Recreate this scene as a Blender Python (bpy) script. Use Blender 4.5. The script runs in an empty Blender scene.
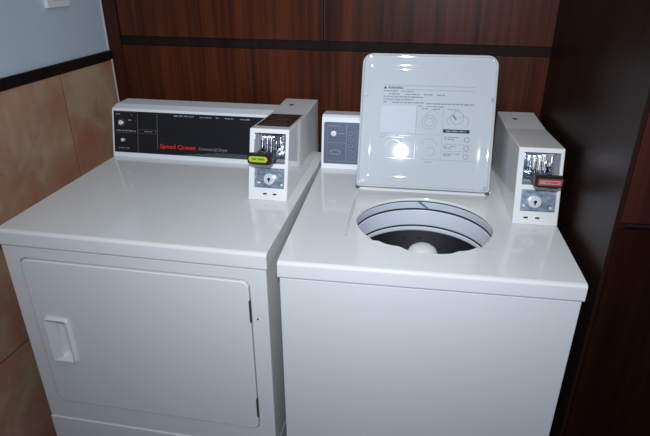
import bpy, bmesh, math, random
from mathutils import Vector, Matrix
random.seed(4)
SC = bpy.context.scene
COL = SC.collection
R = math.radians

# ------------------------------------------------------------------ camera
H = 0.93                                    # height of the washer's top
cam = bpy.data.objects.new('camera', bpy.data.cameras.new('camera'))
COL.objects.link(cam); SC.camera = cam
p, y_, r_ = R(-25.6143), R(8.6912), R(-0.1317)
fw = Vector((-math.sin(y_)*math.cos(p), math.cos(y_)*math.cos(p), math.sin(p)))
rt = Vector((math.cos(y_), math.sin(y_), 0)); up = rt.cross(fw)
rt2 = math.cos(r_)*rt + math.sin(r_)*up; up2 = -math.sin(r_)*rt + math.cos(r_)*up
M = Matrix((rt2, up2, -fw)).transposed().to_4x4()
M.translation = (0.26, -0.9973, H+0.5968)
cam.matrix_world = M
cam.data.sensor_fit = 'HORIZONTAL'; cam.data.sensor_width = 36
cam.data.lens = 535.958/650*36
cam.data.clip_start = 0.02

# ------------------------------------------------------------------ world, lights, exposure
W = bpy.data.worlds.new('world'); SC.world = W; W.use_nodes = True
bg = W.node_tree.nodes['Background']
bg.inputs[0].default_value = (0.45, 0.60, 0.93, 1); bg.inputs[1].default_value = 0.28
SC.view_settings.view_transform = 'Standard'; SC.view_settings.look = 'None'
SC.view_settings.gamma = 1; SC.view_settings.use_curve_mapping = False
SC.view_settings.exposure = 0.0

def area(name, loc, target, size, power, col, shape='DISK', sy=None):
    l = bpy.data.lights.new(name, 'AREA'); l.shape = shape; l.size = size
    if sy: l.size_y = sy
    l.energy = power; l.color = col
    o = bpy.data.objects.new(name, l); COL.objects.link(o)
    o.location = loc
    o.rotation_euler = (Vector(target)-Vector(loc)).to_track_quat('-Z', 'Y').to_euler()
    return o
fl = area('flash_light', (0.246, -0.992, H+0.5968+0.125), (0.262-0.10, -0.992+0.9, H+0.5968+0.125-0.32), 0.028, 7.3, (0.85, 0.92, 1.05))
fl.data.spread = R(108)
area('ceiling_lamp_light', (0.1, -0.3, 2.5), (0.1, 0.3, 0.9), 0.9, 3.8, (1.0, 0.95, 0.74))

# ------------------------------------------------------------------ materials
def mat(name, col, rough=0.5, metal=0.0, coat=0.0, spec=0.5):
    m = bpy.data.materials.new(name); m.use_nodes = True
    b = m.node_tree.nodes['Principled BSDF']
    b.inputs['Base Color'].default_value = (*col, 1); b.inputs['Roughness'].default_value = rough
    b.inputs['Metallic'].default_value = metal; b.inputs['Coat Weight'].default_value = coat
    b.inputs['Specular IOR Level'].default_value = spec
    return m
def noisy(m, scale, c1, c2, vscale=(1, 1, 1), detail=4, lo=0.3, hi=0.7, bump=0.0, rot=(0,0,0), dist=0.0):
    nt = m.node_tree; N = nt.nodes; L = nt.links; b = N['Principled BSDF']
    tc = N.new('ShaderNodeTexCoord'); mp = N.new('ShaderNodeMapping')
    mp.inputs['Scale'].default_value = vscale; mp.inputs['Rotation'].default_value = rot
    n = N.new('ShaderNodeTexNoise'); n.inputs['Scale'].default_value = scale
    n.inputs['Detail'].default_value = detail; n.inputs['Distortion'].default_value = dist
    cr = N.new('ShaderNodeValToRGB')
    cr.color_ramp.elements[0].position = lo; cr.color_ramp.elements[0].color = (*c1, 1)
    cr.color_ramp.elements[1].position = hi; cr.color_ramp.elements[1].color = (*c2, 1)
    L.new(tc.outputs['Object'], mp.inputs[0]); L.new(mp.outputs[0], n.inputs[0])
    L.new(n.outputs[0], cr.inputs[0]); L.new(cr.outputs[0], b.inputs['Base Color'])
    if bump:
        bu = N.new('ShaderNodeBump'); bu.inputs['Strength'].default_value = bump
        bu.inputs['Distance'].default_value = 0.002
        L.new(n.outputs[0], bu.inputs['Height']); L.new(bu.outputs[0], b.inputs['Normal'])
    return m, n, mp
def wood(name, c1, c2, rough=0.3, spec=0.4):
    m = mat(name, c1, rough, spec=spec)
    nt = m.node_tree; N = nt.nodes; L = nt.links; b = N['Principled BSDF']
    tc = N.new('ShaderNodeTexCoord')
    def ns(sc, vs, det):
        mp = N.new('ShaderNodeMapping'); mp.inputs['Scale'].default_value = vs
        n = N.new('ShaderNodeTexNoise'); n.inputs['Scale'].default_value = sc
        n.inputs['Detail'].default_value = det; n.inputs['Distortion'].default_value = 0.6
        L.new(tc.outputs['Object'], mp.inputs[0]); L.new(mp.outputs[0], n.inputs[0]); return n
    a = ns(9, (1, 1, 0.08), 5); f = ns(60, (1, 1, 0.03), 3)
    mx = N.new('ShaderNodeMix'); mx.data_type = 'FLOAT'; mx.inputs[0].default_value = 0.4
    L.new(a.outputs[0], mx.inputs[2]); L.new(f.outputs[0], mx.inputs[3])
    cr = N.new('ShaderNodeValToRGB')
    cr.color_ramp.elements[0].position = 0.38; cr.color_ramp.elements[0].color = (*c1, 1)
    cr.color_ramp.elements[1].position = 0.62; cr.color_ramp.elements[1].color = (*c2, 1)
    L.new(mx.outputs[0], cr.inputs[0]); L.new(cr.outputs[0], b.inputs['Base Color'])
    return m
ENAMEL = mat('white_enamel', (0.80, 0.80, 0.76), 0.13, coat=0.3)
noisy(ENAMEL, 3, (0.79, 0.79, 0.75), (0.81, 0.81, 0.775))
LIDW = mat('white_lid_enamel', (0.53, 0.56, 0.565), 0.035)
PLAST = mat('white_plastic', (0.80, 0.82, 0.84), 0.32)
TUBW = mat('tub_plastic', (0.74, 0.77, 0.82), 0.3)
CREAM = mat('cream_plastic', (0.78, 0.77, 0.70), 0.4)
BLACKP = mat('black_panel', (0.012, 0.013, 0.015), 0.30, spec=0.35)
GREYP = mat('slate_panel', (0.10, 0.12, 0.17), 0.35)
BLACK = mat('black_rubber', (0.015, 0.015, 0.017), 0.5)
LINE = mat('grey_print', (0.13, 0.135, 0.14), 0.5)
PALE = mat('pale_print', (0.22, 0.23, 0.24), 0.5)
INK = mat('black_print', (0.03, 0.032, 0.04), 0.12)
INKL = mat('faded_print', (0.25, 0.28, 0.31), 0.1)
PATCH = mat('white_patch', (0.60, 0.63, 0.655), 0.035)
RED = mat('red_print', (0.75, 0.02, 0.01), 0.45)
LOCKM = mat('lock_plate_metal', (0.40, 0.46, 0.52), 0.40, 0.9)
noisy(LOCKM, 70, (0.14, 0.18, 0.22), (0.46, 0.52, 0.58))
CHROME = mat('chrome', (0.55, 0.60, 0.66), 0.16, 1.0)
noisy(CHROME, 40, (0.20, 0.24, 0.31), (0.66, 0.70, 0.76), bump=0.8)
DULLM = mat('dull_metal', (0.24, 0.26, 0.28), 0.5, 0.9)
BRASSY = mat('worn_metal', (0.42, 0.38, 0.32), 0.3, 1.0)
STEEL = mat('drum_steel', (0.34, 0.35, 0.37), 0.36, 1.0)
SILVER = mat('silver_knob', (0.85, 0.86, 0.88), 0.25, 0.35)
HINGE = mat('hinge_metal', (0.10, 0.09, 0.08), 0.45, 0.6)
YEL = mat('yellow_green_label', (0.42, 0.50, 0.03), 0.4)
GRN = mat('green_print', (0.05, 0.25, 0.03), 0.4)
BRN = mat('dark_brown_bar', (0.030, 0.012, 0.008), 0.35)
WLAB = mat('pale_label', (0.35, 0.28, 0.27), 0.4)
TEAL = mat('teal_tape', (0.12, 0.52, 0.50), 0.5)
STICK = mat('dark_sticker', (0.035, 0.028, 0.024), 0.35)
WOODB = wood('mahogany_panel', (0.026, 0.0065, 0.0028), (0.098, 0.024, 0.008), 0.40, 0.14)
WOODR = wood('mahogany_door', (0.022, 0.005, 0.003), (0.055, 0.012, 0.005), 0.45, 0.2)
WOODD = wood('mahogany_shaded', (0.009, 0.0022, 0.001), (0.022, 0.005, 0.002), 0.55, 0.08)  # door mahogany with the flash falloff low down put into its colour
WOODS = wood('mahogany_side_shaded', (0.010, 0.005, 0.0035), (0.024, 0.0085, 0.005), 0.4, 0.2)  # mahogany darkened in colour for the grazing flash on the side panel
TRIMW = wood('trim_wood', (0.010, 0.0055, 0.004), (0.018, 0.010, 0.007), 0.6, 0.1)
GROOVE = mat('groove_dark', (0.010, 0.008, 0.008), 0.5)
PAINT = mat('painted_wall', (0.42, 0.49, 0.55), 0.6)
noisy(PAINT, 5, (0.49, 0.58, 0.64), (0.53, 0.615, 0.665), bump=0.05)
CAULK = mat('caulk', (0.55, 0.55, 0.52), 0.5)
GROUT = mat('grout', (0.07, 0.025, 0.02), 0.9, spec=0.1)
FLOORM = mat('floor_tile', (0.18, 0.15, 0.12), 0.4)
noisy(FLOORM, 6, (0.14, 0.11, 0.09), (0.22, 0.18, 0.14))
TILE = mat('terracotta_tile', (0.3, 0.17, 0.1), 0.35)
def tile_nodes(m):
    nt = m.node_tree; N = nt.nodes; L = nt.links; b = N['Principled BSDF']
    tc = N.new('ShaderNodeTexCoord')
    n1 = N.new('ShaderNodeTexNoise'); n1.inputs['Scale'].default_value = 4.5; n1.inputs['Detail'].default_value = 7
    n1.inputs['Roughness'].default_value = 0.65; n1.inputs['Distortion'].default_value = 0.6
    n2 = N.new('ShaderNodeTexNoise'); n2.inputs['Scale'].default_value = 2.6; n2.inputs['Detail'].default_value = 6
    L.new(tc.outputs['Object'], n1.inputs[0]); L.new(tc.outputs['Object'], n2.inputs[0])
    cr = N.new('ShaderNodeValToRGB'); e = cr.color_ramp.elements
    e[0].position = 0.36; e[0].color = (0.48, 0.19, 0.12, 1); e[1].position = 0.62; e[1].color = (0.55, 0.40, 0.25, 1)
    x = e.new(0.50); x.color = (0.47, 0.285, 0.175, 1)
    c2 = N.new('ShaderNodeValToRGB'); e = c2.color_ramp.elements
    e[0].position = 0.35; e[0].color = (0.74, 0.70, 0.68, 1); e[1].position = 0.7; e[1].color = (1.05, 1.05, 1.05, 1)
    mx = N.new('ShaderNodeMix'); mx.data_type = 'RGBA'; mx.blend_type = 'MULTIPLY'; mx.inputs[0].default_value = 1
    L.new(n1.outputs[0], cr.inputs[0]); L.new(n2.outputs[0], c2.inputs[0])
    L.new(cr.outputs[0], mx.inputs[6]); L.new(c2.outputs[0], mx.inputs[7])
    L.new(mx.outputs[2], b.inputs['Base Color'])
tile_nodes(TILE)

# ------------------------------------------------------------------ mesh helpers
def new(name, bm, m, parent=None, smooth=True, mw=None):
    me = bpy.data.meshes.new(name)
    bmesh.ops.recalc_face_normals(bm, faces=bm.faces)
    bm.to_mesh(me); bm.free()
    me.materials.append(m)
    if smooth:
        for q in me.polygons: q.use_smooth = True
    o = bpy.data.objects.new(name, me); COL.objects.link(o)
    if smooth:
        me.set_sharp_from_angle(angle=R(32))
        if name != 'tape':
            wn = o.modifiers.new('wn', 'WEIGHTED_NORMAL'); wn.keep_sharp = True; wn.weight = 100
    if parent: o.parent = parent
    if mw is not None: o.matrix_basis = mw
    return o
def tag(o, label=None, cat=None, group=None, kind=None):
    if label: o['label'] = label
    if cat: o['category'] = cat
    if group: o['group'] = group
    if kind: o['kind'] = kind
    return o
def empty(name, loc, rz=0):
    o = bpy.data.objects.new(name, None); COL.objects.link(o)
    o.location = loc; o.rotation_euler = (0, 0, rz); o.empty_display_size = 0.05
    return o
def join(bm, b2):
    me = bpy.data.meshes.new('tmp'); b2.to_mesh(me); b2.free(); bm.from_mesh(me); bpy.data.meshes.remove(me)
def box(bm, x0, x1, y0, y1, z0, z1, r=0.0, seg=2):
    b = bmesh.new()
    bmesh.ops.create_cube(b, size=1)
    for v in b.verts:
        v.co = Vector(((x0+x1)/2+v.co.x*(x1-x0), (y0+y1)/2+v.co.y*(y1-y0), (z0+z1)/2+v.co.z*(z1-z0)))
    if r: bmesh.ops.bevel(b, geom=b.edges[:], offset=r, segments=seg, profile=0.5, affect='EDGES')
    join(bm, b); return bm
def prism(prof, x0, x1, r=0.0, seg=3):
    """profile in (y,z) extruded along x"""
    b = bmesh.new()
    f = b.faces.new([b.verts.new((x0, a, c)) for a, c in prof])
    e = bmesh.ops.extrude_face_region(b, geom=[f])
    bmesh.ops.translate(b, verts=[v for v in e['geom'] if isinstance(v, bmesh.types.BMVert)], vec=(x1-x0, 0, 0))
    bmesh.ops.recalc_face_normals(b, faces=b.faces)
    if r: bmesh.ops.bevel(b, geom=b.edges[:], offset=r, segments=seg, profile=0.5, affect='EDGES')
    return b
def rrect(x0, x1, z0, z1, r, n=6):
    """rounded rectangle, r may be 4 radii (bl, br, tr, tl); counter-clockwise"""
    rs = r if isinstance(r, (list, tuple)) else [r]*4
    out = []
    for (cx, cz, a0), q in zip(((x0, z0, 180), (x1, z0, 270), (x1, z1, 0), (x0, z1, 90)), rs):
        sx = 1 if cx == x0 else -1; sz = 1 if cz == z0 else -1
        for k in range(n+1):
            a = R(a0+90*k/n)
            out.append((cx+sx*q+q*math.cos(a), cz+sz*q+q*math.sin(a)))
    return out
def loops(bm, rows, cap0=True, cap1=True):
    """rows of equally long 3-D point lists, skinned into a closed surface"""
    vs = [[bm.verts.new(c) for c in row] for row in rows]
    n = len(vs[0])
    for a, b in zip(vs, vs[1:]):
        for i in range(n):
            bm.faces.new((a[i], a[(i+1) % n], b[(i+1) % n], b[i]))
    if cap0: bm.faces.new(vs[0])
    if cap1: bm.faces.new(vs[-1])
    return bm
def lathe(prof, n=48, cx=0, cy=0):
    bm = bmesh.new(); rows = []
    for r, z in prof:
        rows.append([(cx+max(r, 1e-4)*math.cos(2*math.pi*i/n), cy+max(r, 1e-4)*math.sin(2*math.pi*i/n), z) for i in range(n)])
    loops(bm, rows, True, True)
    return bm
def lathe_open(prof, n=72, cx=0, cy=0):
    bm = bmesh.new(); rows = []
    for r, z in prof:
        rows.append([(cx+r*math.cos(2*math.pi*i/n), cy+r*math.sin(2*math.pi*i/n), z) for i in range(n)])
    loops(bm, rows+[rows[0]], False, False)
    bmesh.ops.remove_doubles(bm, verts=bm.verts, dist=1e-6)
    return bm
def cylx(bm, c, axis, r, h, n=20, bev=0.0, r2=None):
    b = bmesh.new()
    bmesh.ops.create_cone(b, cap_ends=True, segments=n, radius1=r, radius2=r if r2 is None else r2, depth=h)
    if bev: bmesh.ops.bevel(b, geom=[e for e in b.edges if len(e.link_faces) == 2 and any(len(f.verts) > 4 for f in e.link_faces)], offset=bev, segments=2, affect='EDGES')
    q = Vector((0, 0, 1)).rotation_difference(Vector(axis)).to_matrix().to_4x4()
    b.transform(Matrix.Translation(c) @ q); join(bm, b); return bm
def cut(o, cutters):
    """boolean difference, baked into the mesh"""
    tmp = []
    for b in cutters:
        me = bpy.data.meshes.new('cutter'); bmesh.ops.recalc_face_normals(b, faces=b.faces); b.to_mesh(me); b.free()
        c = bpy.data.objects.new('cutter', me); COL.objects.link(c)
        c.matrix_world = Matrix.Identity(4)
        tmp.append(c)
    par = o.parent; mb = o.matrix_basis.copy(); o.parent = None; o.matrix_basis = Matrix.Identity(4)
    o.modifiers.clear()
    for c in tmp:
        md = o.modifiers.new('b', 'BOOLEAN'); md.object = c; md.operation = 'DIFFERENCE'; md.solver = 'EXACT'
    bpy.context.view_layer.update()
    dg = bpy.context.evaluated_depsgraph_get()
    me = bpy.data.meshes.new_from_object(o.evaluated_get(dg))
    o.modifiers.clear(); o.data = me
    wn = o.modifiers.new('wn', 'WEIGHTED_NORMAL'); wn.keep_sharp = True; wn.weight = 100
    for q in me.polygons: q.use_smooth = True
    me.set_sharp_from_angle(angle=R(32))
    for c in tmp: bpy.data.objects.remove(c)
    o.parent = par; o.matrix_basis = mb
    return o
def text(name, s, size, m, parent, mw, bold=0.0, width=None, ext=0.0003, shear=0):
    cu = bpy.data.curves.new(name, 'FONT'); cu.body = s; cu.size = size; cu.extrude = ext; cu.offset = bold; cu.shear = shear
    t = bpy.data.objects.new(name, cu); COL.objects.link(t)
    bpy.context.view_layer.update()
    me = bpy.data.meshes.new_from_object(t.evaluated_get(bpy.context.evaluated_depsgraph_get()))
    bpy.data.objects.remove(t)
    if width:
        xs = [v.co.x for v in me.vertices]; k = width/(max(xs)-min(xs)); x0 = min(xs)
        for v in me.vertices: v.co.x = (v.co.x-x0)*k
    me.materials.clear(); me.materials.append(m)
    o = bpy.data.objects.new(name, me); COL.objects.link(o)
    o.parent = parent; o.matrix_basis = mw
    return o
def frame_on(origin, V):
    """matrix with local X along x, local Y up the slope V (in y,z), local Z out of the face"""
    v = Vector((0, V[0], V[1])).normalized(); x = Vector((1, 0, 0)); n = x.cross(v)
    m = Matrix((x, v, n)).transposed().to_4x4(); m.translation = origin
    return m
def strip(bm, u0, u1, v0, v1, h=0.0004):
    box(bm, u0, u1, v0, v1, -0.0004, h); return bm
def words(bm, u0, u1, v, h, seed=0, dens=0.82, th=0.0004):
    """a line of unreadably small print: irregular word-sized marks"""
    rr = random.Random(seed); u = u0
    while u < u1:
        w = rr.uniform(1.2, 3.8)*h
        e = min(u+w, u1)
        if rr.random() < dens+0.1: strip(bm, u, e, v-h/2*rr.uniform(.6, 1), v+h/2*rr.uniform(.6, 1), th)
        u = e+h*0.6
    return bm
def ring2(bm, cx, cy, r, w, n=24, h=0.0004, a0=0, a1=360):
    full = (a1-a0) >= 360
    k = n if full else n+1
    pts = [(R(a0+(a1-a0)*i/n)) for i in range(k)]
    vi = [bm.verts.new((cx+(r-w/2)*math.cos(a), cy+(r-w/2)*math.sin(a), h)) for a in pts]
    vo = [bm.verts.new((cx+(r+w/2)*math.cos(a), cy+(r+w/2)*math.sin(a), h)) for a in pts]
    for i in range(n):
        j = (i+1) % k
        bm.faces.new((vi[i], vo[i], vo[j], vi[j]))
    return bm

# ------------------------------------------------------------------ the room
PIV = (0.6799, 0.75, 0); RZ = R(-3.5523); XL = -1.4807
def struct(name, bm, m, parent=None, lab=None):
    o = new(name, bm, m, parent)
    if parent is None:
        o.location = PIV; o.rotation_euler = (0, 0, RZ); o['kind'] = 'structure'
        if lab: o['label'] = lab
    return o
b = bmesh.new(); box(b, -1.6, 2.6, -4.2, 0.12, -0.08, 0); struct('floor', b, FLOORM)
b = bmesh.new(); box(b, -1.6, 1.2, 0.016, 0.12, 0, 2.6); wb = struct('wall_back', b, GROOVE)
b = bmesh.new(); box(b, XL, -1.428, 0.0, 0.016, 0, 2.6, 0.002); new('stile', b, WOODR, wb)
b = bmesh.new(); box(b, -1.425, 0.10, 0.0, 0.016, 0, 1.2625, 0.002); new('lower_panel', b, WOODB, wb)
b = bmesh.new(); box(b, -1.4265, 0.10, 0.008, 0.0165, 1.2625, 1.2935, 0.0005); new('rail', b, TRIMW, wb)
b = bmesh.new(); box(b, -1.4225, -0.6995, 0.0, 0.016, 1.2935, 2.6, 0.002); new('upper_panel', b, WOODB, wb)
b = bmesh.new(); box(b, -0.6935, 0.10, 0.0, 0.016, 1.2935, 2.6, 0.002); new('upper_panel', b, WOODB, wb)
b = bmesh.new(); box(b, XL-0.12, XL, -4.2, 0.016, 0, 2.6); wl = struct('wall_left', b, PAINT)
b = bmesh.new(); box(b, XL-0.01, XL+0.004, -4.2, 0.0, 0, 1.215); new('grout_bed', b, GROUT, wl)
b = bmesh.new()
ys = [-0.0015, -0.287, -1.007, -1.727, -2.447, -3.167, -3.887]; zs = [0.0, 0.488, 1.212]
for ya, yb in zip(ys, ys[1:]):
    for za, zb in zip(zs, zs[1:]):
        box(b, XL, XL+0.0065, yb+0.0024, ya-0.0024, za+0.0024, zb-0.0024, 0.0004, 1)
new('tile_cladding', b, TILE, wl)
b = bmesh.new(); box(b, XL-0.004, XL+0.012, -4.2, -0.001, 1.213, 1.2425, 0.002); struct('trim_1', b, TRIMW)
b = bmesh.new(); box(b, XL-0.002, XL+0.0035, -0.004, 0.001, 1.2425, 2.6, 0.001)
box(b, XL-0.002, XL+0.0095, -0.004, 0.001, 0.9, 1.2425, 0.001); struct('trim_2', b, CAULK)

# small white box on the painted wall
RM = Matrix.Translation(PIV) @ Matrix.Rotation(RZ, 4, 'Z')
sw = empty('wall_switch', RM @ Vector((XL, -0.232, 1.402)), RZ)
tag(sw, 'small white switch box high on the painted wall above the dark trim', 'switch')
b = bmesh.new(); box(b, -0.001, 0.012, -0.051, 0.051, 0.0, 0.10, 0.002); new('switch_plate', b, CREAM, sw)
b = bmesh.new(); box(b, 0.010, 0.018, -0.030, 0.030, 0.022, 0.078, 0.002); new('rocker', b, PLAST, sw)

# tall wooden cabinet to the right of the washer: side panel towards the machines, doors facing front
tc = empty('tall_cabinet', (0.6785, 0.02, 0))
tag(tc, 'tall dark mahogany cabinet standing right of the washer, two stacked door panels', 'cabinet')
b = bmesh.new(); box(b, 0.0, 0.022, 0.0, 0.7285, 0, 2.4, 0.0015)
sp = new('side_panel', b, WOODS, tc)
b = bmesh.new(); box(b, 0.0222, 0.86, 0.012, 0.66, 0, 2.4, 0.002); new('carcass', b, GROOVE, tc)
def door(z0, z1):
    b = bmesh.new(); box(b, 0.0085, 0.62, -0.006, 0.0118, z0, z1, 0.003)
    return new('door', b, WOODR if z0 > 1 else WOODD, tc)  # lower door gets the copy with the weaker light in its colour
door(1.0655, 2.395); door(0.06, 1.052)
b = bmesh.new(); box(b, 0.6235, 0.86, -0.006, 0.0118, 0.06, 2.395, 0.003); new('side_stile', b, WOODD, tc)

# ------------------------------------------------------------------ coin box, used on both machines
def coin_box(parent, x, y, z, dryer):
    T = Matrix.Translation((x, y, z))
    prof = [(0, 0), (0.053, 0.184), (0.262, 0.172), (0.44, 0.175), (0.44, 0)]
    body = new('coin_box', prism(prof, 0, 0.1085, 0.0028, 3), ENAMEL, parent, mw=T)
    F = frame_on((0, 0, 0), (0.053, 0.184))
    c1 = bmesh.new(); box(c1, 0.0135, 0.1000, 0.100, 0.180, -0.062, 0.02, 0.002); c1.transform(F)
    c2 = bmesh.new(); box(c2, 0.0155, 0.0995, 0.034, 0.0880, -0.026, 0.02, 0.002); c2.transform(F)
    cut(body, [c1, c2])
    # metal plates at the back of the two recesses
    b = bmesh.new(); box(b, 0.014, 0.0995, 0.1005, 0.1795, -0.0615, -0.045, 0.001); new('slide_mount', b, DULLM, body, mw=F)
    b = bmesh.new(); box(b, 0.016, 0.099, 0.0345, 0.0875, -0.0255, -0.010, 0.001); new('lock_plate', b, LOCKM, body, mw=F)
    b = bmesh.new()
    cylx(b, (0.0575 if dryer else 0.050, 0.058, -0.006), (0, 0, 1), 0.0150, 0.016, 28, 0.002)
    lk = new('lock', b, SILVER, body, mw=F)
    b = bmesh.new(); lx = 0.0575 if dryer else 0.050
    cylx(b, (lx, 0.058, 0.0023), (0, 0, 1), 0.0042, 0.001, 16); box(b, lx-0.0016, lx+0.0016, 0.050, 0.058, 0.0018, 0.0028)
    new('keyhole', b, INK, body, mw=F)
    for u, v in ((0.026, 0.046), (0.090, 0.043)):
        b = bmesh.new(); cylx(b, (u, v, -0.0085), (0, 0, 1), 0.0032, 0.004, 12, .0008); new('screw', b, SILVER, body, mw=F)
    for u in (0.042, 0.069) if dryer else (0.026, 0.054):
        b = bmesh.new(); box(b, u, u+0.0105, 0.0155, 0.0200, -0.001, 0.0004, .0004); new('slot', b, INK, body, mw=F)
    # coin slide: chute housing with upright coin slots, and the tongue pushed out to the front
    b = bmesh.new(); box(b, 0.020, 0.094, 0.112, 0.178, -0.046, -0.030, 0.002)
    for k in range(5):
        u = 0.030+k*0.0125
        box(b, u, u+0.0048, 0.128, 0.172, -0.032, -0.010-0.003*(k % 2), 0.0018)
    box(b, 0.026, 0.086, 0.118, 0.132, -0.04, -0.006, 0.004)
    ch = new('coin_chute', b, CHROME, body, mw=F)
    b = bmesh.new()
    for k in range(4):
        u = 0.0352+k*0.0125
        box(b, u, u+0.0072, 0.134, 0.168, -0.0312, -0.0285, 0.0005)
    box(b, 0.066, 0.085, 0.158, 0.174, -0.0312, -0.013, .001)
    new('coin_slots', b, BRASSY if not dryer else HINGE, body, mw=F)
    # tongue (horizontal, world axes)
    b = bmesh.new()
    yb_, yf = 0.085, -0.052
    box(b, 0.030, 0.081, yf+0.006, yb_, 0.1165, 0.1225, 0.0015)
    box(b, 0.030, 0.036, yf+0.006, yb_-0.02, 0.1225, 0.134, 0.0015); box(b, 0.075, 0.081, yf+0.006, yb_-0.02, 0.1225, 0.134, 0.0015)
    for k in range(3):
        u = 0.0425+k*0.0105; box(b, u, u+0.005, yf+0.012, 0.035, 0.1225, 0.1285, 0.0014)
    new('coin_slide', b, CHROME, body)
    b = bmesh.new()
    q = rrect(0.0235, 0.0875, 0.122, 0.1475, 0.005, 5)
    loops(b, [[(u, yf+0.016, v) for u, v in q], [(u, yf+0.002, v) for u, v in q],
              [(0.0555+(u-0.0555)*0.97, yf, 0.1348+(v-0.1348)*0.94) for u, v in q]])
    # lean like the box front
    bar = new('slide_handle', b, BRN, body)
    if dryer:
        b = bmesh.new(); q = rrect(0.0275, 0.0765, 0.1275, 0.1430, 0.0076, 6)
        loops(b, [[(u, yf+0.001, v) for u, v in q], [(u, yf-0.0008, v) for u, v in q]])
        new('oval_label', b, YEL, body, smooth=False)
        b = bmesh.new(); words(b, 0.037, 0.068, 0.1355, 0.006, 3)
        new('label_print', b, GRN, body, mw=Matrix.Translation((0, yf-0.001, 0)) @ Matrix.Rotation(R(90), 4, 'X'))
        b = bmesh.new(); box(b, 0.008, 0.1005, 0.085, 0.244, -0.0004, 0.0006)
        # sticker lies on the front slope of the top
        a = math.atan2(-0.012, 0.209)
        ms = Matrix.Translation((0, 0.053, 0.1842)) @ Matrix.Rotation(a, 4, 'X') @ Matrix.Translation((0, -0.053, 0))
        new('sticker', b, STICK, body, mw=ms, smooth=False)
        b = bmesh.new()
        for k, v in enumerate((0.105, 0.125, 0.15, 0.17, 0.19, 0.215)): words(b, 0.02, 0.09, v, 0.005, 20+k, th=0.0009)
        new('sticker_print', b, mat('brown_print', (0.12, 0.085, 0.06), 0.5), body, mw=ms, smooth=False)
    else:
        b = bmesh.new(); q = rrect(0.030, 0.085, 0.1265, 0.1435, 0.002, 3)
        loops(b, [[(u, yf+0.001, v) for u, v in q], [(u, yf-0.0006, v) for u, v in q]])
        new('label_border', b, mat('label_red', (0.30, 0.045, 0.03), 0.4), body, smooth=False)
        b = bmesh.new(); q = rrect(0.034, 0.081, 0.1300, 0.1400, 0.001, 3)
        loops(b, [[(u, yf+0.0005, v) for u, v in q], [(u, yf-0.0010, v) for u, v in q]])
        new('label_face', b, WLAB, body, smooth=False)
        b = bmesh.new(); words(b, 0.037, 0.078, 0.135, 0.0045, 8)
        new('label_print', b, RED, body, mw=Matrix.Translation((0, yf-0.0011, 0)) @ Matrix.Rotation(R(90), 4, 'X'))
    b = bmesh.new(); box(b, 0.033, 0.046, 0.352, 0.366, 0.170, 0.1745, 0.0004); new('top_slot', b, INK, body)
    return body

def feet(parent, xs, ys):
    for x in xs:
        for y in ys:
            b = bmesh.new(); cylx(b, (x, y, 0.009), (0, 0, 1), 0.022, 0.018, 20, 0.002); cylx(b, (x, y, 0.03), (0, 0, 1), 0.008, 0.03, 12)
            new('foot', b, BLACK, parent)

# ------------------------------------------------------------------ dryer (left machine)
zt = H+0.0123
dr = empty('clothes_dryer', (-0.025, 0.008, 0), R(-1.9565))
tag(dr, 'white front-loading clothes dryer with closed square door and black control panel, beside the tiled wall', 'dryer')
DW = 0.6847; DD = 0.70
b = bmesh.new(); box(b, -DW+0.003, -0.003, 0.0, DD, 0.338, zt-0.0435, 0.004, 2)
body = new('cabinet_body', b, ENAMEL, dr)
dx0, dx1, dz0, dz1 = -0.6375, -0.0475, 0.4045, 0.8640
def slab(outl, y0, y1, rr):
    b = bmesh.new(); cx = sum(u for u, v in outl)/len(outl); cz = sum(v for u, v in outl)/len(outl)
    def ins(q, d):
        return [(u-d*(1 if u > cx else -1), v-d*(1 if v > cz else -1)) for u, v in q]
    rows = [[(u, y1, v) for u, v in outl]]
    for k in range(5):
        a = R(90*k/4); rows.append([(u, y0+rr*(1-math.sin(a)), v) for u, v in ins(outl, rr*(1-math.cos(a)))])
    return loops(b, rows)
cb = slab(rrect(dx0-0.0036, dx1+0.0036, dz0-0.0030, dz1+0.0048, 0.020), -0.02, 0.014, 0.001)
cut(body, [cb])
b = slab(rrect(dx0, dx1, dz0, dz1, 0.018), -0.0035, 0.0138, 0.003)
door_ = new('door', b, ENAMEL, dr)
hx0, hx1, hz0, hz1 = -0.6095, -0.5435, 0.5565, 0.6945
hb = bmesh.new(); box(hb, hx0+0.004, hx1-0.004, -0.03, 0.0125, hz0+0.004, hz1-0.004, 0.001)
cut(door_, [hb])
# pull handle: raised rim, shallow left slope, deep scoop to the right
b = bmesh.new()
o1 = rrect(hx0, hx1, hz0, hz1, (0.007, 0.007, 0.005, 0.005), 6)
def bow(pts, k):
    out = []
    for u, v in pts:
        t = (v-hz0)/(hz1-hz0); w = (hx1-u)/(hx1-hx0)
        out.append((u - (k*w*4*t*(1-t)) , v))
    return out
i1 = rrect(hx0+0.0055, hx1-0.0055, hz0+0.006, hz1-0.006, 0.005, 6)
i2 = rrect(hx0+0.026, hx1-0.008, hz0+0.012, hz1-0.012, 0.004, 6)
i3 = rrect(hx0+0.029, hx1-0.010, hz0+0.018, hz1-0.016, 0.004, 6)
loops(b, [[(u, -0.003, v) for u, v in o1], [(u, -0.0115, v) for u, v in o1],
          [(u, -0.0130, v) for u, v in rrect(hx0+0.0015, hx1-0.0015, hz0+0.0015, hz1-0.0015, 0.006, 6)],
          [(u, -0.0118, v) for u, v in i1], [(u, -0.0050, v) for u, v in i2], [(u, 0.0105, v) for u, v in i3]], cap0=False)
new('handle', b, ENAMEL, door_)
for z in (0.783, 0.481):
    b = bmesh.new(); box(b, dx1-0.0016, dx1+0.0038, -0.0050, 0.004, z-0.030, z+0.030, 0.001)
    cylx(b, (dx1+0.0012, -0.0045, z), (0, 0, 1), 0.0024, 0.058, 12)
    new('hinge', b, HINGE, dr)
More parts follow.
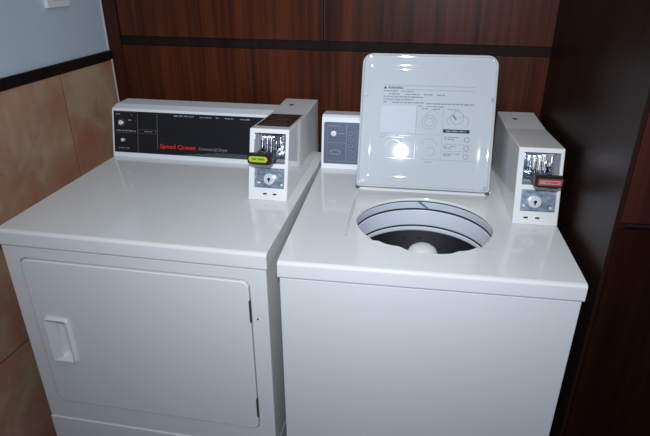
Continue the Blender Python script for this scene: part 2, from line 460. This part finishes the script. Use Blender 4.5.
b = bmesh.new(); cylx(b, (-0.0302, -0.0006, 0.7618), (0, 1, 0), 0.0022, 0.002, 12); new('screw', b, HINGE, dr)
b = bmesh.new(); box(b, -DW+0.003, -0.003, -0.0035, 0.60, 0.022, 0.3358, 0.003); new('lower_panel', b, ENAMEL, dr)
feet(dr, (-DW+0.06, -0.06), (0.06, 0.55))
# top with a rounded front lip
prof = [(-0.002, zt-0.0427), (-0.004, zt-0.038), (-0.0035, zt-0.007), (-0.001, zt-0.002), (0.005, zt), (DD+0.01, zt), (DD+0.01, zt-0.0427)]
new('top_panel', prism(prof, -DW, 0.0, 0.0012, 2), ENAMEL, dr)
# console
prof = [(0.546, zt), (0.5825, zt+0.146), (0.587, zt+0.1525), (0.618, zt+0.1605), (0.690, zt+0.1605), (0.694, zt)]
new('console', prism(prof, -0.687, -0.1352, 0.0018, 2), PLAST, dr)
FC = frame_on((-0.687, 0.546, zt), (0.0365, 0.146))
b = bmesh.new()
loops(b, [[(u, v, -0.001) for u, v in rrect(0.007, 0.55, 0.016, 0.1495, 0.002, 2)], [(u, v, 0.0022) for u, v in rrect(0.007, 0.55, 0.016, 0.1495, 0.002, 2)],
          [(u, v, 0.0022) for u, v in rrect(0.0085, 0.5485, 0.018, 0.1475, 0.002, 2)]])
cp = new('control_panel', b, BLACKP, dr, mw=FC, smooth=False)
P3 = Matrix.Translation((0, 0, 0.0024))
b = bmesh.new()
strip(b, 0.0905, 0.0918, 0.020, 0.145); strip(b, 0.1590, 0.1606, 0.033, 0.1455)
for a, c_ in ((0.0965, 0.0972), (0.0835, 0.0842)): strip(b, 0.095, 0.1595, a-0.004, c_-0.004)
strip(b, 0.095, 0.0958, 0.0795, 0.093); strip(b, 0.1545, 0.1553, 0.0795, 0.093)
strip(b, 0.014, 0.086, 0.0795, 0.0805); strip(b, 0.014, 0.09, 0.1470, 0.1480)
for k in range(5): strip(b, 0.235+k*0.03, 0.548, 0.0175+k*0.0028, 0.0187+k*0.0028)
new('panel_lines', b, LINE, cp, mw=P3, smooth=False)
b = bmesh.new()
words(b, 0.016, 0.030, 0.139, 0.004, 1); words(b, 0.052, 0.072, 0.137, 0.004, 2); words(b, 0.058, 0.078, 0.121, 0.004, 5)
words(b, 0.016, 0.084, 0.0865, 0.005, 6); words(b, 0.020, 0.075, 0.030, 0.004, 7); words(b, 0.115, 0.142, 0.0865, 0.004, 9)
words(b, 0.218, 0.285, 0.1415, 0.0055, 11, 1); words(b, 0.305, 0.345, 0.1405, 0.004, 12); words(b, 0.36, 0.372, 0.1405, 0.004, 13)
words(b, 0.39, 0.42, 0.1405, 0.004, 14); words(b, 0.44, 0.475, 0.1405, 0.004, 15)
new('panel_print', b, PALE, cp, mw=P3, smooth=False)
text('brand_lettering', 'Speed Queen', 0.0185, RED, cp, Matrix.Translation((0.1690, 0.0365, 0.0026)), 0.00025, 0.122)
text('model_lettering', 'Commercial Dryer', 0.0145, PALE, cp, Matrix.Translation((0.302, 0.0365, 0.0026)), 0.0, 0.098)
for u, v, r in ((0.0350, 0.1120, 0.0075), (0.0400, 0.0565, 0.0055)):
    b = bmesh.new(); cylx(b, (u, v, 0.006), (0, 0, 1), r, 0.010, 20, 0.0012); new('button', b, SILVER, cp)
b = bmesh.new(); ring2(b, 0.035, 0.112, 0.012, 0.001, 24); new('dial_mark', b, LINE, cp, mw=P3)
cbx = coin_box(dr, -0.1346, 0.2831, zt, True)

# ------------------------------------------------------------------ washer (right machine)
ws = empty('washing_machine', (0, 0, 0))
tag(ws, 'white top-loading washing machine with its lid raised, between dryer and dark wooden cabinet', 'washing machine')
WW = 0.651
CX, CY = 0.3234, 0.2437
b = bmesh.new(); box(b, 0.003, WW-0.003, 0.0, DD, 0.022, H-0.0425, 0.004, 2)
body = new('cabinet_body', b, ENAMEL, ws)
c = lathe([(0.215, 0.45), (0.215, H+0.1)], 64, CX, CY+0.035)
cut(body, [c])
feet(ws, (0.06, WW-0.06), (0.06, 0.6))
# top: slab with lid well, shaped opening
prof = [(-0.002, H-0.0412), (-0.004, H-0.037), (-0.0035, H-0.007), (-0.001, H-0.002), (0.005, H), (DD+0.01, H), (DD+0.01, H-0.0412)]
top = new('top_panel', prism(prof, 0.0, WW, 0.0012, 2), ENAMEL, ws)
def catmull(pts, n=6):
    out = []
    m = len(pts)
    for i in range(m):
        p0, p1, p2, p3 = [Vector(pts[(i+k-1) % m]) for k in range(4)]
        for j in range(n):
            t = j/n
            out.append(0.5*((2*p1)+(-p0+p2)*t+(2*p0-5*p1+4*p2-p3)*t*t+(-p0+3*p1-3*p2+p3)*t**3))
    return out
op = [(-0.171, 0.016), (-0.158, -0.038), (-0.126, -0.0880), (-0.090, -0.1210), (-0.056, -0.1310), (-0.040, -0.1430), (-0.022, -0.1520), (0.008, -0.1535),
      (0.036, -0.1520), (0.056, -0.1470), (0.074, -0.1340), (0.098, -0.1250), (0.130, -0.0940), (0.160, -0.038), (0.171, 0.012)]
for k in range(1, 12):
    a = math.pi*k/12; op.append((0.171*math.cos(a), 0.012+0.163*math.sin(a)))
opn = [(q.x+CX, q.y+CY) for q in catmull(op)]
def poly_prism(pts, z0, z1):
    return loops(bmesh.new(), [[(x, y, z0) for x, y in pts], [(x, y, z1) for x, y in pts]])
# well: sloping sides
w0 = rrect(0.1325, 0.5220, 0.128, 0.470, (0.020, 0.020, 0.01, 0.01), 6)
w1 = rrect(0.1385, 0.5060, 0.150, 0.462, (0.016, 0.016, 0.01, 0.01), 6)
w2 = [(0.3275+(x-0.3275)*1.02, 0.295+(y-0.295)*1.05) for x, y in w0]
wb_ = loops(bmesh.new(), [[(x, y, H-0.0100) for x, y in w1], [(x, y, H) for x, y in w0], [(x, y, H+0.01) for x, y in w2]])
# opening cutter with rounded edge
def offs(pts, d):
    n = len(pts); out = []
    for i in range(n):
        a = Vector(pts[i-1]); c = Vector(pts[(i+1) % n]); t = (c-a).normalized()
        out.append((pts[i][0]+t.y*d, pts[i][1]-t.x*d))
    return out
rows = []
rows.append([(x, y, H-0.10) for x, y in opn])
for k in range(5):
    a = R(90*k/4); rows.append([(x, y, H-0.0150+0.0075*math.sin(a)) for x, y in offs(opn, 0.006*(1-math.cos(a)))])
rows.append([(x, y, H+0.02) for x, y in offs(opn, 0.0065)])
oc = loops(bmesh.new(), rows)
under = lathe([(0.205, H-0.06), (0.205, H-0.0165)], 64, CX, CY)
cut(top, [wb_, oc, under])
# tub cover ring, balance ring and basket
def at_tub(name, prof, m, par=ws):
    o = new(name, lathe_open(prof), m, par, mw=Matrix.Translation((CX, CY+0.010, H))); return o
at_tub('splash_gasket', [(0.1835, -0.0413), (0.1800, -0.0175), (0.200, -0.0175), (0.205, -0.0413)], GROOVE)
tub = at_tub('tub_cover', [(0.1785, -0.043), (0.1762, -0.0275), (0.1772, -0.0260), (0.181, -0.0260), (0.184, -0.044), (0.184, -0.046), (0.179, -0.046)], TUBW)
at_tub('tub_seal', [(0.1778, -0.0455), (0.1778, -0.0495), (0.19, -0.0495), (0.19, -0.0455)], GROOVE, ws)
at_tub('balance_ring', [(0.1795, -0.052), (0.1775, -0.056), (0.1765, -0.094), (0.1785, -0.099), (0.200, -0.099), (0.200, -0.052)], TUBW)
at_tub('balance_ring_seam', [(0.1770, -0.0985), (0.1770, -0.1025), (0.200, -0.1025), (0.200, -0.0985)], GROOVE)
at_tub('basket_rim', [(0.1800, -0.103), (0.1765, -0.106), (0.1765, -0.114), (0.1790, -0.1175), (0.200, -0.1175), (0.200, -0.103)], TUBW)
n = 72
b = bmesh.new(); rows = []
for r, z in ((0.1935, -0.117), (0.1935, -0.40), (0.185, -0.43), (0.02, -0.44), (0.02, -0.445), (0.190, -0.437), (0.1975, -0.40), (0.1975, -0.117)):
    rows.append([(r*math.cos(2*math.pi*i/n), r*math.sin(2*math.pi*i/n), z) for i in range(n)])
loops(b, rows+[rows[0]], False, False)
bmesh.ops.remove_doubles(b, verts=b.verts, dist=1e-6)
nf = len(b.faces)
for zz in range(9):
    for i in range(28):
        a = 2*math.pi*(i+0.5*(zz % 2))/28
        cylx(b, (0.1934*math.cos(a), 0.1934*math.sin(a), -0.150-zz*0.028), (math.cos(a), math.sin(a), 0), 0.0028, 0.0012, 8)
bk = new('wash_basket', b, STEEL, ws, mw=Matrix.Translation((CX, CY+0.010, H)))
bk.data.materials.append(BLACK)
for i, q in enumerate(bk.data.polygons):
    if i >= nf: q.material_index = 1
# agitator
ag = lathe([(0.0, -0.069), (0.013, -0.0695), (0.025, -0.073), (0.034, -0.080), (0.040, -0.091), (0.0425, -0.106), (0.041, -0.109), (0.041, -0.113), (0.043, -0.118), (0.044, -0.20),
            (0.055, -0.33), (0.11, -0.41), (0.13, -0.428), (0.0, -0.428)], 40)
for k in range(4):
    a = k*math.pi/2+0.5
    v = bmesh.new(); box(v, 0.03, 0.10, -0.006, 0.006, -0.42, -0.20, 0.003)
    for q in v.verts:
        if q.co.z > -0.3 and q.co.x > 0.06: q.co.x = 0.05
    v.transform(Matrix.Rotation(a, 4, 'Z')); join(ag, v)
new('agitator', ag, CREAM, ws, mw=Matrix.Translation((CX+0.003, CY+0.006, H)))
# teal tape hanging over the tub cover
b = bmesh.new(); rows = []
for k in range(9):
    t = k/8; a = R(97.0-12.5*t); zz = -0.0150-0.028*t; r = 0.1722+0.0022*t
    for_ = []
    rows.append([(r*math.cos(a+da), r*math.sin(a+da), zz+dz) for da, dz in ((0.0120, -0.0022), (-0.0120, 0.0022))])
vs = [[b.verts.new(c) for c in row] for row in rows]
for p0, p1 in zip(vs, vs[1:]): b.faces.new((p0[0], p0[1], p1[1], p1[0]))
bmesh.ops.solidify(b, geom=b.faces[:], thickness=0.0008)
new('tape', b, TEAL, tub)
# console
prof = [(0.595, H), (0.6194, H+0.150), (0.624, H+0.160), (0.634, H+0.166), (0.700, H+0.160), (0.705, H)]
wc = new('console', prism(prof, 0.004, 0.512, 0.0022, 2), PLAST, ws)
FW = frame_on((0.004, 0.595, H), (0.0234, 0.144))
b = bmesh.new(); loops(b, [[(u, v, -0.001) for u, v in rrect(0.0075, 0.50, 0.0175, 0.1475, 0.004, 3)], [(u, v, 0.0018) for u, v in rrect(0.0075, 0.50, 0.0175, 0.1475, 0.004, 3)]])
wp = new('control_panel', b, GREYP, ws, mw=FW, smooth=False)
P3 = Matrix.Translation((0, 0, 0.002))
b = bmesh.new()
strip(b, 0.078, 0.0792, 0.025, 0.142); strip(b, 0.018, 0.078, 0.0835, 0.0845); strip(b, 0.018, 0.49, 0.0255, 0.0265)
strip(b, 0.018, 0.0186, 0.026, 0.138)
for k in range(9): # arc of dial print
    a = R(20+140*k/8); strip(b, 0.044+0.018*math.cos(a)-0.002, 0.044+0.018*math.cos(a)+0.002, 0.049+0.011*math.sin(a), 0.0515+0.011*math.sin(a))
words(b, 0.028, 0.062, 0.048, 0.003, 31); words(b, 0.018, 0.060, 0.136, 0.003, 32); words(b, 0.052, 0.073, 0.1135, 0.003, 33)
new('panel_print', b, mat('panel_grey_print', (0.27, 0.30, 0.37), 0.5), wp, mw=P3, smooth=False)
for v in (0.114, 0.095, 0.076, 0.057, 0.040):
    for u in (0.092, 0.110):
        b = bmesh.new(); ring2(b, u, v, 0.0065, 0.001, 18); new('button_ring', b, bpy.data.materials['panel_grey_print'], wp, mw=P3, smooth=False)
b = bmesh.new(); cylx(b, (0.039, 0.1135, 0.007), (0, 0, 1), 0.0085, 0.014, 24, 0.003); new('knob', b, SILVER, wp)
for v in (0.114, 0.095, 0.076, 0.057, 0.040):
    b = bmesh.new(); cylx(b, (0.092, v, 0.003), (0, 0, 1), 0.0042, 0.003, 14, .0008); new('button', b, GREYP, wp)
coin_box(ws, 0.5423, 0.2695, H, False)
# ---- lid, standing open
la = R(20.5); LW, LH = 0.374, 0.3765
FL = frame_on((0.1312, 0.4441, H+0.0081), (math.sin(la), math.cos(la)))
rad = (0.010, 0.010, 0.030, 0.030)
def lr(d, n, k=1.0, dt=0): return [(u, v, n) for u, v in rrect(d, LW-d, d, LH-d-dt, [max(q-d*k, 0.004) for q in rad], 7)]
def dish(dl, dr_, n_):
    # shallow curl of the field towards the right edge
    return [(min(u, LW-dr_), v, n_) for u, v, q in lr(dl, 0, 1, 0.012)]
b = bmesh.new()
loops(b, [lr(0.004, -0.016), lr(0.001, -0.0145), lr(0.0, -0.011), lr(0.0, 0.005), lr(0.0012, 0.0077), lr(0.0032, 0.0085), lr(0.0052, 0.0077), lr(0.0066, 0.0050),
          lr(0.0085, 0.0036, 1, 0.006), lr(0.014, 0.0032, 1, 0.008), lr(0.017, 0.0028, 1, 0.012), dish(0.019, 0.027, 0.0026), dish(0.022, 0.0315, 0.0020), dish(0.026, 0.0365, 0.0014), dish(0.030, 0.0425, 0.0006), dish(0.034, 0.049, 0.0)])
lid = new('lid', b, LIDW, ws, mw=FL)
for u, v in ((0.0125, 0.262), (LW-0.0085, 0.257), (0.0105, 0.012), (LW-0.0115, 0.012)):
    b = bmesh.new(); cylx(b, (u, v, 0.004), (0, 0, 1), 0.0055, 0.010, 18, 0.0015); new('bumper', b, DULLM, lid)
for u in (0.004, LW-0.004):
    b = bmesh.new(); cylx(b, (u, -0.002, -0.006), (1, 0, 0), 0.004, 0.012, 16, .001); new('hinge_pin', b, HINGE, lid)
PL = Matrix.Translation((0, 0, 0.0004))
b = bmesh.new(); strip(b, 0.060, 0.158, 0.1585, 0.2325); new('blank_patch', b, PATCH, lid, smooth=False, mw=Matrix.Translation((0, 0, 0.0)))
text('warning_heading', 'WARNING', 0.0088, INK, lid, Matrix.Translation((0.0745, 0.2800, 0.0003)), 0.00015, 0.044)
b = bmesh.new(); v3 = [b.verts.new(c) for c in ((0.064, 0.2798, 0.0006), (0.072, 0.2798, 0.0006), (0.068, 0.2872, 0.0006))]; b.faces.new(v3); new('warning_triangle', b, INK, lid)
b = bmesh.new()
for v, e, s in ((0.2735, 0.150, 1), (0.2655, 0.235, 2), (0.2580, 0.175, 3), (0.2505, 0.150, 4), (0.2425, 0.185, 5)):
    words(b, 0.064, e, v, 0.0036, s)
words(b, 0.185, 0.318, 0.2415, 0.0040, 44, 1)
for v in (0.1500, 0.1445): words(b, 0.062, 0.13 if v < .148 else 0.155, v, 0.003, int(v*999))
words(b, 0.165, 0.235, 0.2335, 0.0034, 71); words(b, 0.175, 0.225, 0.2270, 0.0034, 72); words(b, 0.245, 0.285, 0.2270, 0.003, 73)
for v, e in ((0.1500, 0.280), (0.1445, 0.27), (0.1250, 0.275), (0.1200, 0.262), (0.1040, 0.285), (0.0990, 0.262)): words(b, 0.240, e, v, 0.0030, int(v*9999))
words(b, 0.19, 0.21, 0.0775, 0.003, 90)
new('instruction_print', b, INKL, lid, smooth=False, mw=PL)
b = bmesh.new(); t = 0.0007
strip(b, 0.064, 0.315, 0.2895, 0.2895+t); strip(b, 0.125, 0.315, 0.2785, 0.2785+t)
strip(b, 0.160, 0.160+t, 0.085, 0.236); strip(b, 0.2335, 0.2335+t, 0.085, 0.232); strip(b, 0.062, 0.322, 0.0850, 0.0850+t)
strip(b, 0.062, 0.2335, 0.1545, 0.1545+t); strip(b, 0.2335, 0.318, 0.1300, 0.1300+t); strip(b, 0.2335, 0.318, 0.1110, 0.1110+t)
# line drawings of lid, drum and hands
ring2(b, 0.196, 0.190, 0.020, 0.0010); ring2(b, 0.196, 0.190, 0.012, 0.0009); ring2(b, 0.204, 0.205, 0.018, 0.0009, a0=20, a1=200)
ring2(b, 0.272, 0.205, 0.018, 0.0010); ring2(b, 0.290, 0.195, 0.014, 0.0010, a0=-60, a1=150); ring2(b, 0.258, 0.196, 0.012, 0.0009, a0=90, a1=260)
ring2(b, 0.198, 0.120, 0.024, 0.0009, a0=10, a1=190); ring2(b, 0.205, 0.108, 0.012, 0.0009); ring2(b, 0.180, 0.118, 0.014, 0.0009, a0=60, a1=240)
ring2(b, 0.100, 0.115, 0.022, 0.0008, a0=0, a1=180)
for q in (0.145, 0.120, 0.097): ring2(b, 0.303, q, 0.0065, 0.0016)
new('instruction_drawings', b, INKL, lid, smooth=False, mw=PL)
b = bmesh.new(); box(b, 0.262, 0.268, 0.198, 0.214, -0.0004, 0.0006); b.transform(Matrix.Translation((0.265, 0.206, 0)) @ Matrix.Rotation(R(35), 4, 'Z') @ Matrix.Translation((-0.265, -0.206, 0)))
new('drawing_shade', b, INKL, lid, smooth=False, mw=PL)
b = bmesh.new(); strip(b, 0.236, 0.309, 0.1625, 0.1720); new('black_bar', b, INK, lid, smooth=False, mw=PL)
b = bmesh.new(); words(b, 0.245, 0.299, 0.1672, 0.0048, 81, 1, th=0.0007); new('bar_print', b, PALE, lid, smooth=False, mw=PL)
